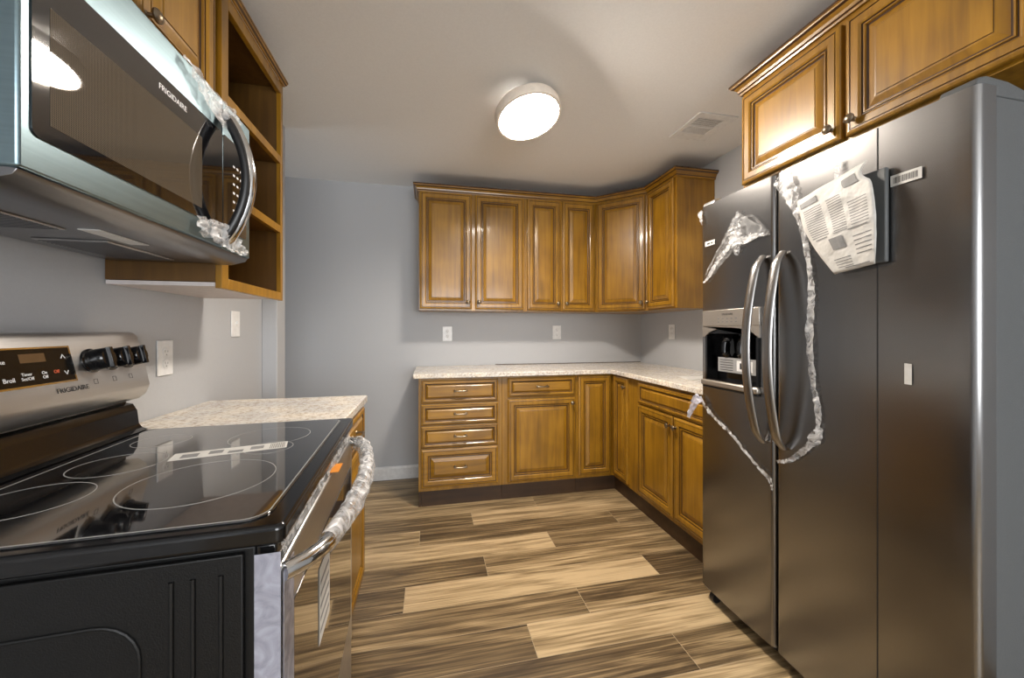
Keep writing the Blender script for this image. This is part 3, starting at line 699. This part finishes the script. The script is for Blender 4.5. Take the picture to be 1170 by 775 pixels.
# front: vent strip under the cooktop, door, drawer
obj('front_trim', B(((-2.2318, RY0+.010, .872), (-2.205, RY1-.010, .8995))), 'black_enamel', rng, bevel=.003)
obj('seal_film', ribbon(nb(), [(-2.203, RY0+.02, .885), (-2.200, -2.55, .884), (-2.199, -2.40, .886), (-2.200, -2.2, .884), (-2.202, RY1-.02, .884)], [.02, .022, .018, .02, .02], (1, 0, 0), .002, seed=4), 'film_thick', rng)
dz0, dz1 = .215, .868
door = obj('oven_door', B(((-2.2315, RY0, dz0), (-2.196, RY1, dz1))), 'steel', rng, bevel=0.004, label='stainless oven door')
obj('door_glass', B(((-2.1958, RY0+.055, dz0+.10), (-2.1935, RY1-.045, dz1-.085))), 'black_gloss', door, bevel=.001, label='dark oven door window')
obj('drawer', B(((-2.2315, RY0, .035), (-2.198, RY1, dz0-.006))), 'steel', rng, bevel=0.004, label='stainless storage drawer')
obj('door_film', B(((-2.2315+.002, RY0-.0022, .05), (-2.196, RY0-.0006, .892))), 'film_lav', door, bevel=.0004, label='lilac protective film over the near edge of the oven door')
obj('film_strip', B(((-2.1935, RY0+.001, .20), (-2.1928, RY0+.052, .862))), 'film_lav', door)
# white instruction card on the door window
bm = nb(); co = Vector((-2.1925, -2.475, .572)); 
quad(bm, co, Vector((0, .105, 0)), Vector((0, 0, .155)), 0, 1, 0, 1)
for i in range(5): quad(bm, co, Vector((0, .105, 0)), Vector((0, 0, .155)), .1, .9, .12+.16*i, .17+.16*i, .0003, 1)
obj('instruction_card', bm, ['paper', 'grey_ink'], door, label='white card stuck on the oven window')
# orange tag hanging above the door
obj('orange_tag', B(((-2.200, -2.33, .872), (-2.180, -2.27, .8735))), 'orange', door, label='orange packing tape tag')
# bowed handle in crinkled plastic
hz = .856; y0h, y1h = RY0+.010, RY1-.020
def hx(t): return -2.196+.030*min(1, math.sin(math.pi*t)*4)**.6+.046*math.sin(math.pi*t)**.9
pts = []
for k in range(33):
    t_ = k/32; y = y0h+(y1h-y0h)*t_; pts.append((hx(t_), y, hz))
hd = obj('door_handle', tube(nb(), pts, .0135, 14, sx=1.0), 'chrome', door, smooth=True, label='bowed stainless door handle')
bm = nb(); rings = []; SEG = 26; NR = 120
for k in range(NR+1):
    t_ = .10+.87*k/NR; y = y0h+(y1h-y0h)*t_; x = hx(t_)
    row = []
    for j in range(SEG):
        a = 2*math.pi*j/SEG
        r = .0165 + .006*abs(noise.noise(Vector((t_*60, math.cos(a)*1.2, math.sin(a)*1.2)))) + .005*noise.noise(Vector((t_*20, math.cos(a)*2, math.sin(a)*2+7)))
        if t_ < .3: r = .015+(r-.015)*(t_-.10)/.20
        r = max(r, .0142)
        row.append(bm.verts.new((x+math.cos(a)*r, y, hz+math.sin(a)*r*1.25)))
    rings.append(row)
for a, b in zip(rings, rings[1:]):
    for i in range(SEG): bm.faces.new([a[i], a[(i+1) % SEG], b[(i+1) % SEG], b[i]])
obj('handle_wrap', bm, 'film_thick', hd, smooth=True, label='crinkled clear plastic sleeve round the handle')
rng.rotation_euler = (0, 0, math.radians(3.0))

# ================================================================= MICROWAVE
MX = -2.54; my0, my1, mz0, mz1 = -2.636, -1.958, 1.440, 1.842
mw = thing('microwave', 'over-the-range stainless microwave with a curved handle, still in protective film', 'microwave', ((WL+MX)/2, (my0+my1)/2, mz0))
obj('body', B(((WL+.002, my0+.004, mz0+.006), (MX-.045, my1-.004, mz1))), 'steel_dk', mw, bevel=.003, label='dark metal microwave housing')
md = obj('door', B(((MX-.043, my0, mz0), (MX-.002, -2.120, mz1-.002))), 'steel_mw', mw, bevel=.004, label='stainless door frame with bluish film')
cp = obj('control_panel', B(((MX-.043, -2.1175, mz0), (MX-.002, my1, mz1-.002))), 'steel_mw', mw, bevel=.004)
bm = nb(); 
def rr_face(bm, y0, y1, z0, z1, r, x0, x1):
    P = []
    for cy_, cz_, a0 in ((y1-r, z1-r, 0), (y0+r, z1-r, 90), (y0+r, z0+r, 180), (y1-r, z0+r, 270)):
        for k in range(7):
            a = math.radians(a0+k*15); P.append((cy_+math.cos(a)*r, cz_+math.sin(a)*r))
    A = [bm.verts.new((x0, y, z)) for y, z in P]; C = [bm.verts.new((x1, y, z)) for y, z in P]; n = len(P)
    bm.faces.new(A[::-1]); bm.faces.new(C)
    for i in range(n): bm.faces.new([A[i], A[(i+1) % n], C[(i+1) % n], C[i]])
    return bm
g1 = obj('door_glass', rr_face(nb(), -2.620, -2.1215, 1.492, 1.750, .012, MX-.0018, MX), 'black_gloss', md, label='black glass door face')
obj('window_screen', B(((MX+.0001, -2.594, 1.517), (MX+.0006, -2.215, 1.690))), 'screen', g1, label='brown perforated window screen')
g2 = obj('control_glass', rr_face(nb(), -2.1165, -1.985, 1.492, 1.750, .010, MX-.0018, MX), 'black_gloss', cp, label='black glass control face')
bm = nb()
for i, z in enumerate((1.68, 1.655, 1.63, 1.605, 1.58, 1.555, 1.53)):
    for y in (-2.065, -2.045, -2.025): box(bm, (MX+.0001, y, z), (MX+.0004, y+.010, z+.006))
obj('button_marks', bm, 'white_ink', g2)
text('FRIGIDAIRE', g1, (MX+.0001, -2.32, 1.722), (0, 1, 0), (0, 0, 1), .0165, 'white_ink', name='brand_lettering', sx=1.1)
pts = []
for k in range(29):
    t_ = k/28; z = 1.455+.345*t_; pts.append((MX+.004+.062*math.sin(math.pi*t_)**.75, -2.118, z))
hd = obj('handle', tube(nb(), pts, [.012]+[.0135]*27+[.012], 14, up=(0, 1, 0), sx=1.0), 'chrome', md, smooth=True, label='bowed polished steel door handle')
bm = nb(); pts2 = [(p[0]-.006, p[1]-.010, p[2]) for p in pts]
tube(bm, pts2, .012, 12, up=(0, 1, 0)); obj('handle_back', bm, 'black', hd, smooth=True, label='black inner side of the handle')
# film bunched at both ends of the handle
obj('film_bunch', ribbon(nb(), [(MX+.004, -2.30, 1.83), (MX+.008, -2.22, 1.80), (MX+.012, -2.14, 1.785), (MX+.012, -2.10, 1.80), (MX+.004, -2.04, 1.80)], [.01, .05, .07, .05, .01], (1, 0, 0), .006, seed=2, cols=9), 'film_thick', md, smooth=True)
obj('film_bunch', ribbon(nb(), [(MX+.003, -2.25, 1.47), (MX+.010, -2.16, 1.468), (MX+.014, -2.12, 1.462), (MX+.006, -2.05, 1.45), (MX+.003, -2.00, 1.452)], [.04, .06, .06, .03, .015], (1, 0, 0), .006, seed=9, cols=9), 'film_thick', md, smooth=True)
# underside: sloped front strip coloured dark for the shade below the door, plate, two filters, lamp lens
obj('bottom_strip', extrude_profile(nb(), [(MX-.044, mz0+.005), (MX-.006, mz0-.001), (MX-.012, mz0-.010), (MX-.05, mz0-.022), (MX-.09, mz0-.022), (MX-.09, mz0+.005)], (0, my0+.004, 0), (1, 0, 0), (0, 0, 1), (0, 1, 0), my1-my0-.008), 'steel_dk', mw, bevel=.001, label='steel lower edge strip, darkened for shade')
bp = obj('bottom_plate', B(((WL+.01, my0+.006, mz0-.018), (MX-.0905, my1-.006, mz0+.0055))), 'steel_dk', mw, bevel=.002, label='dark grey underside')
for y0 in (my0+.06, my0+.39):
    fl_ = obj('grease_filter', B(((WL+.06, y0, mz0-.0215), (WL+.20, y0+.23, mz0-.0182))), 'steel', bp, bevel=.001)
    bm = nb()
    for i in range(22): box(bm, (WL+.066, y0+.008+i*.010, mz0-.0228), (WL+.194, y0+.012+i*.010, mz0-.0216))
    obj('filter_mesh', bm, 'steel_dk', fl_)
obj('lamp_lens', B(((WL+.225, my0+.28, mz0-.0205), (WL+.262, my0+.42, mz0-.0182))), 'plastic', bp, bevel=.001)
bm = nb()
for i in range(14): box(bm, (MX-.020, my0+.36+i*.0075, mz0-.0085), (MX-.016, my0+.364+i*.0075, mz0-.0045))
obj('vent_slots', bm, 'black', mw)

mw.location += Vector((0.010, -0.026, -0.006))

# ================================================================= REFRIGERATOR
RFX = -0.752; fy0, fy1, fs = -2.680, -1.762, -2.150; fz0, fz1 = 0.040, 1.785
fr = thing('refrigerator', 'tall side-by-side stainless refrigerator with water dispenser and half-peeled film', 'refrigerator', (-0.38, -2.22, FZ))
obj('case', B(((-0.684, fy0+.004, FZ+.045), (-0.03, fy1-.004, 1.765))), 'case', fr, bevel=.004, label='dark grey textured case')
def fdoor(y0, y1, name, label, cutter=None):
    """door slab with rounded outer vertical edges, bulging very slightly"""
    P = []; n = 14; w = y1-y0; bulge = .006; r = .016
    P += [(-0.690, y1), (-0.690, y0)]
    for k in range(6):
        a = math.radians(90*k/5); P.append((RFX+bulge+r-math.sin(a)*r, y0+r-math.cos(a)*r))
    for k in range(1, n):
        t_ = k/n; P.append((RFX+bulge-bulge*(1-(2*t_-1)**2), y0+r+(w-2*r)*t_))
    for k in range(6):
        a = math.radians(90*(1-k/5)); P.append((RFX+bulge+r-math.sin(a)*r, y1-r+math.cos(a)*r))
    bm = prism(nb(), P, fz0, fz1)
    o = obj(name, bm, ['steel_fr', 'black_enamel'], fr, smooth=False, label=label)
    if cutter:
        cb = obj('cut', B(cutter), 'black_enamel'); m_ = o.modifiers.new('b', 'BOOLEAN'); m_.object = cb; m_.operation = 'DIFFERENCE'; m_.solver = 'EXACT'
        cb.location = -fr.location + fr.location
        bpy.context.view_layer.update(); evaluated(o); bpy.data.objects.remove(cb)
    for p in o.data.polygons: p.use_smooth = True
    o.data.set_sharp_from_angle(angle=math.radians(35))
    return o
dy0_, dy1_ = -2.088, -1.800
fz = fdoor(fs+.004, fy1, 'freezer_door', 'stainless freezer door with dispenser', ((RFX-.02, dy0_, .992), (RFX+.052, dy1_, 1.232)))
fd = fdoor(fy0, fs-.004, 'refrigerator_door', 'wide stainless refrigerator door')
obj('gasket', B(((-0.6898, fy0+.010, fz0+.01), (-0.6842, fs-.010, fz1-.02)), ((-0.6898, fs+.010, fz0+.01), (-0.6842, fy1-.010, fz1-.02))), 'black', fr)
obj('toe_grille', B(((-0.69, fy0+.02, FZ+.012), (-0.675, fy1-.02, fz0-.004))), 'black', fr, bevel=.002)
for y in (fy0+.05, fy1-.05): obj('front_roller', lathe(nb(), (-0.712, y-.012, FZ+.0225), (0, 1, 0), [(.022, 0), (.022, .024)], 18), 'black', fr, smooth=True)
obj('door_hinge', B(((-0.735, fy1-.05, fz0-.016), (-0.685, fy1-.012, fz0-.002))), 'steel', fr, bevel=.002)
# hinge covers on top
for y0, y1 in ((fy0+.004, fy0+.075), (fy1-.075, fy1-.004)):
    obj('hinge_cover', extrude_profile(nb(), [(-0.742, fz1+.001), (-0.735, fz1+.018), (-0.712, fz1+.024), (-0.64, fz1+.020), (-0.57, fz1+.004), (-0.555, 1.7655), (-0.683, 1.7655), (-0.684, fz1+.001)], (0, y0, 0), (1, 0, 0), (0, 0, 1), (0, 1, 0), y1-y0), 'case' if y0 < -2.3 else 'steel', fr, bevel=.004, label='rounded hinge cover on top')
# seam of the film on the right-hand door
obj('film_seam', B(((RFX-.0012, -2.4808, fz0+.002), (RFX+.002, -2.4792, fz1-.002))), 'black', fd, label='dark seam line down the door film')
# dispenser
dx = RFX-.0005
obj('dispenser_panel', B(((dx-.006, -2.093, 1.232), (dx+.004, -1.786, 1.303))), 'pan', fz, bevel=.002, label='beige metallic dispenser control panel')
bm = nb()                                             # arched lip under the panel, side jambs, tray
P = [(-2.093, 1.2318), (-1.786, 1.2318)]
arch = [(-1.786, 1.185)] + [(-1.800-.288*k/12, 1.186+.040*math.sin(math.pi*k/12)**.6) for k in range(13)] + [(-2.093, 1.185)]
poly = P + arch
A = [bm.verts.new((dx-.005, y, z)) for y, z in poly]; C = [bm.verts.new((dx+.004, y, z)) for y, z in poly]; n = len(poly)
for i in range(n): bm.faces.new([A[i], A[(i+1) % n], C[(i+1) % n], C[i]])
bm.faces.new(A); bm.faces.new(C[::-1]); bmesh.ops.triangulate(bm, faces=[f for f in bm.faces if len(f.verts) > 4])
obj('arched_hood', bm, 'pan', fz)
obj('recess', B(((RFX+.050, dy0_+.001, .993), (RFX+.0515, dy1_-.001, 1.231)), ((dx-.003, -1.812, .993), (RFX+.050, dy1_-.001, 1.231)), ((dx-.003, dy0_+.001, .993), (RFX+.050, dy0_+.012, 1.231)), ((RFX, dy0_+.012, 1.20), (RFX+.05, -1.812, 1.231)), ((RFX, dy0_+.012, .993), (RFX+.05, -1.812, .996))), 'black_enamel', fz, label='black dispenser recess')
obj('drip_tray', B(((dx-.016, -2.093, .968), (dx+.004, -1.786, .9915))), 'pan', fz, bevel=.005, label='projecting metallic tray lip')
obj('drip_tray_base', B(((dx-.010, -2.088, .958), (dx+.002, -1.791, .9675))), 'black', fz, bevel=.002, label='black underside of the tray')
for y in (-1.900, -1.985):
    obj('paddle', tube(nb(), smoothcurve([(RFX+.045, y, 1.20), (RFX+.022, y, 1.17), (RFX+.016, y, 1.12), (RFX+.03, y, 1.095)], 5), .013, 12, sx=1.6), 'black_enamel', fz, smooth=True, label='black dispenser paddle')
bm = nb(); lo = Vector((RFX+.012, -1.862, 1.035)); lu = Vector((0, -.20, 0)); lv = Vector((0, 0, .062))
quad(bm, lo, lu, lv, 0, 1, 0, 1)
for i in range(5): quad(bm, lo, lu, lv, .06, .42, .12+.17*i, .17+.17*i, .0004, 1)
quad(bm, lo, lu, lv, .52, .92, .15, .85, .0004, 2); quad(bm, lo, lu, lv, .60, .70, .3, .7, .0008, 1)
obj('info_label', bm, ['grey_lab', 'dark_ink', 'white_ink'], fz, label='grey printed label inside the dispenser')
text('FRIGIDAIRE', fz, (dx-.0062, -1.935, 1.282), (0, -1, 0), (0, 0, 1), .012, 'dark_ink', name='brand_lettering')
bm = nb()
for j in range(2):
    for i in range(5): quad(bm, Vector((dx-.0062, -1.880-.024*i, 1.262-.014*j)), Vector((0, -1, 0)), Vector((0, 0, 1)), 0, .010, 0, .004)
obj('button_marks', bm, 'grey_ink', fz)
# handles: two long bowed bars side by side at the split
for y, par, s in ((-2.108, fz, 1), (-2.192, fd, -1)):
    pts = []
    for k in range(33):
        t_ = k/32; z = .792+.700*t_; pts.append((RFX-.004-.020*min(1, math.sin(math.pi*t_)*5)**.7-.054*math.sin(math.pi*t_)**.9, y+s*.004*math.sin(math.pi*t_), z))
    h = obj('door_handle', tube(nb(), pts, [.015, .0165]+[.0185]*29+[.0165, .015], 16, up=(0, 1, 0), sx=.55), 'bar_steel', par, smooth=True, label='long bowed steel door handle')
# stickers (go with the doors)
def sticker(parent, y0, z0, wy, hz_, skew, marks, lab, x=RFX-.0012, bars=0):
    bm = nb(); o = Vector((x, y0, z0)); u = Vector((0, -wy, skew)); v = Vector((0, 0, hz_))
    quad(bm, o, u, v, 0, 1, 0, 1)
    for a0, a1, b0, b1 in marks: quad(bm, o, u, v, a0, a1, b0, b1, .0003, 1)
    for i in range(bars): quad(bm, o, u, v, .1+.8*i/bars, .1+.8*(i+.3+.35*((i*7) % 3)/2)/bars, .22, .78, .0003, 1)
    return obj('sticker', bm, ['paper', 'dark_ink'], parent, label=lab)
sticker(fd, -2.512, 1.604, .068, .030, .0, [], 'white barcode sticker', bars=22)
sticker(fz, -1.797, 1.596, .060, .022, .0, [(.2, .5, .3, .6), (.6, .8, .3, .6)], 'small white sticker high on the freezer door')
sticker(fd, -2.543, 1.070, .016, .055, -.001, [], 'small white tab of tape')
# films
def pf(y, z, d=.0): return (RFX-.003-d, y, z)
def film_part(parent, pts, widths, seed, mat='film_thick', cr=.003, cols=7, lab='strip of peeled clear film'):
    return obj('peeled_film', ribbon(nb(), pts, widths, (-1, 0, 0), cr, seed=seed, cols=cols), mat, parent, smooth=True, label=lab)
film_part(fd, [pf(-2.170, 1.765), pf(-2.200, 1.735), pf(-2.232, 1.66), pf(-2.262, 1.57), pf(-2.285, 1.45), pf(-2.296, 1.33), pf(-2.290, 1.20), pf(-2.300, 1.05), pf(-2.318, .95), pf(-2.316, .875)], [.05, .065, .04, .022, .018, .022, .026, .018, .022, .01], 1)
film_part(fd, [pf(-2.325, .900), pf(-2.308, .860), pf(-2.290, .835), pf(-2.262, .800), pf(-2.215, .757), pf(-2.168, .738)], [.012, .045, .022, .02, .015, .010], 5)
film_part(fz, [pf(-1.768, .905), pf(-1.800, .872), pf(-1.87, .825), pf(-1.95, .785), pf(-2.02, .735), pf(-2.09, .690), pf(-2.140, .660), pf(-2.146, .625)], [.02, .02, .016, .013, .014, .014, .018, .010], 8)
film_part(fz, [(RFX-.006, -1.775, .905), (RFX-.02, -1.765, .890), (RFX-.032, -1.752, .850), (RFX-.045, -1.742, .805)], [.045, .05, .035, .02], 12, 'film_lav', lab='loose tail of film hanging off the freezer door edge')
# star-shaped wrinkle on the freezer door
film_part(fz, [pf(-2.00, 1.700, .002), pf(-1.985, 1.655, .004), pf(-1.985, 1.61, .006), pf(-1.99, 1.56, .004), pf(-1.99, 1.52)], [.006, .04, .07, .05, .006], 21, cr=.006)
film_part(fz, [pf(-1.985, 1.590), pf(-1.93, 1.555), pf(-1.87, 1.505), pf(-1.83, 1.46), pf(-1.795, 1.432)], [.04, .022, .02, .018, .006], 22)
film_part(fz, [pf(-1.95, 1.585), pf(-2.02, 1.575), pf(-2.09, 1.578), pf(-2.138, 1.570)], [.01, .035, .015, .006], 23)
film_part(fz, [pf(-2.00, 1.665), pf(-2.06, 1.66), pf(-2.10, 1.615), pf(-2.135, 1.575)], [.006, .010, .016, .008], 24, 'film')
film_part(fz, [pf(-1.97, 1.68), pf(-1.93, 1.62), pf(-1.87, 1.545), pf(-1.80, 1.46)], [.006, .012, .014, .006], 25, 'film')
film_part(fz, [pf(-1.768, 1.765), pf(-1.775, 1.74), pf(-1.785, 1.70)], [.035, .02, .006], 26)
# sheet of clear film still clinging to the upper part of the freezer door
bm = nb()
for y0, z0 in ((-2.035, 1.615),):
    A = [(-1.985, 1.70), (-2.14, 1.575), (-1.99, 1.56), (-1.795, 1.43)]
    vs = [bm.verts.new(pf(y, z)) for y, z in A]; bm.faces.new(vs)
obj('clinging_film', bm, 'film', fz, label='thin triangular sheet of clear film')

# packet of manuals taped to the fridge door
def lerp(a, b, t): return a+(b-a)*t
bm = nb(); NU, NV = 22, 26
C00, C10, C11, C01 = Vector((0, -2.378, 1.385)), Vector((0, -2.498, 1.396)), Vector((0, -2.478, 1.690)), Vector((0, -2.255, 1.650))
grid = []
for j in range(NV+1):
    v = j/NV; row = []
    l = lerp(C00, C01, v) + Vector((0, .018*math.sin(math.pi*v)*1.0, 0)); r = lerp(C10, C11, v) + Vector((0, -.016*math.sin(math.pi*v), 0))
    if v > .8: r += Vector((0, .02*math.sin((v-.8)/.2*math.pi), 0))
    for i in range(NU+1):
        u = i/NU; p = lerp(l, r, u)
        b = .013 + .017*u**.7 + .008*u*math.sin(math.pi*v) + .006*(1-u)*math.sin(math.pi*v)
        b += .004*noise.noise(Vector((u*4, v*4, 1)))+.002*noise.noise(Vector((u*12, v*10, 4)))
        row.append(bm.verts.new((RFX-.004-b, p.y, p.z)))
    grid.append(row)
def gf(u, v, d=.0008):
    i = min(NU-1, int(u*NU)); j = min(NV-1, int(v*NV)); a = u*NU-i; b = v*NV-j
    p = lerp(lerp(gc[j][i], gc[j][i+1], a), lerp(gc[j+1][i], gc[j+1][i+1], a), b); return p+Vector((-d, 0, 0))
for j in range(NV):
    for i in range(NU): bm.faces.new([grid[j][i], grid[j][i+1], grid[j+1][i+1], grid[j+1][i]])
gc = [[v.co.copy() for v in r] for r in grid]
pk = thing('manual_packet', 'crumpled white printed paper packet taped to the right-hand refrigerator door', 'paper packet', (RFX-.01, -2.39, 1.54))
pg = obj('page', bm, 'paper', pk, smooth=True); solid(pg, .0006)
def mark(bm, u0, u1, v0, v1, mi=0, lift=.0014):
    n = max(1, int((u1-u0)/.035)); m = max(1, int((v1-v0)/.03))
    P = [[bm.verts.new(gf(u0+(u1-u0)*i/n, v0+(v1-v0)*j/m, lift)) for i in range(n+1)] for j in range(m+1)]
    for j in range(m):
        for i in range(n): bm.faces.new([P[j][i], P[j][i+1], P[j+1][i+1], P[j+1][i]]).material_index = mi
rnd = random.Random(3); bm = nb()
for i in range(14): mark(bm, .06+.01*rnd.random(), .34, .44+.028*i, .450+.028*i)
for i in range(14): mark(bm, .42, .62, .44+.028*i, .450+.028*i)
for i in range(9): mark(bm, .68, .92, .44+.03*i, .449+.03*i)
for i in range(5): mark(bm, .66, .94, .14+.045*i, .15+.045*i)
for i in range(4): mark(bm, .2, .55, .05+.03*i, .058+.03*i)
obj('small_print', bm, 'grey_ink', pg, label='rows of small grey print')
for a in ((.04, .34, .86, .93), (.4, .62, .42, .428), (.62, .9, .405, .415), (.1, .3, .41, .42), (.3, .52, .25, .38), (.72, .92, .84, .93), (.35, .9, .03, .04)):
    bm = nb(); mark(bm, *a, lift=.0024); obj('printed_picture' if a[3]-a[2] > .03 else 'printed_heading', bm, 'grey_ink', pg)
# bulk of the booklets behind the sheet, edge shade put in as dark grey
obj('booklet', B(((RFX-.0175, -2.512, 1.400), (RFX-.0045, -2.40, 1.660))), 'case', pk, bevel=.004, label='booklet behind the sheet, its shaded edge coloured dark grey')
obj('tape', B(((RFX-.013, -2.388, 1.655), (RFX-.0115, -2.372, 1.735))), 'film_thick', pk, label='strip of clear tape')
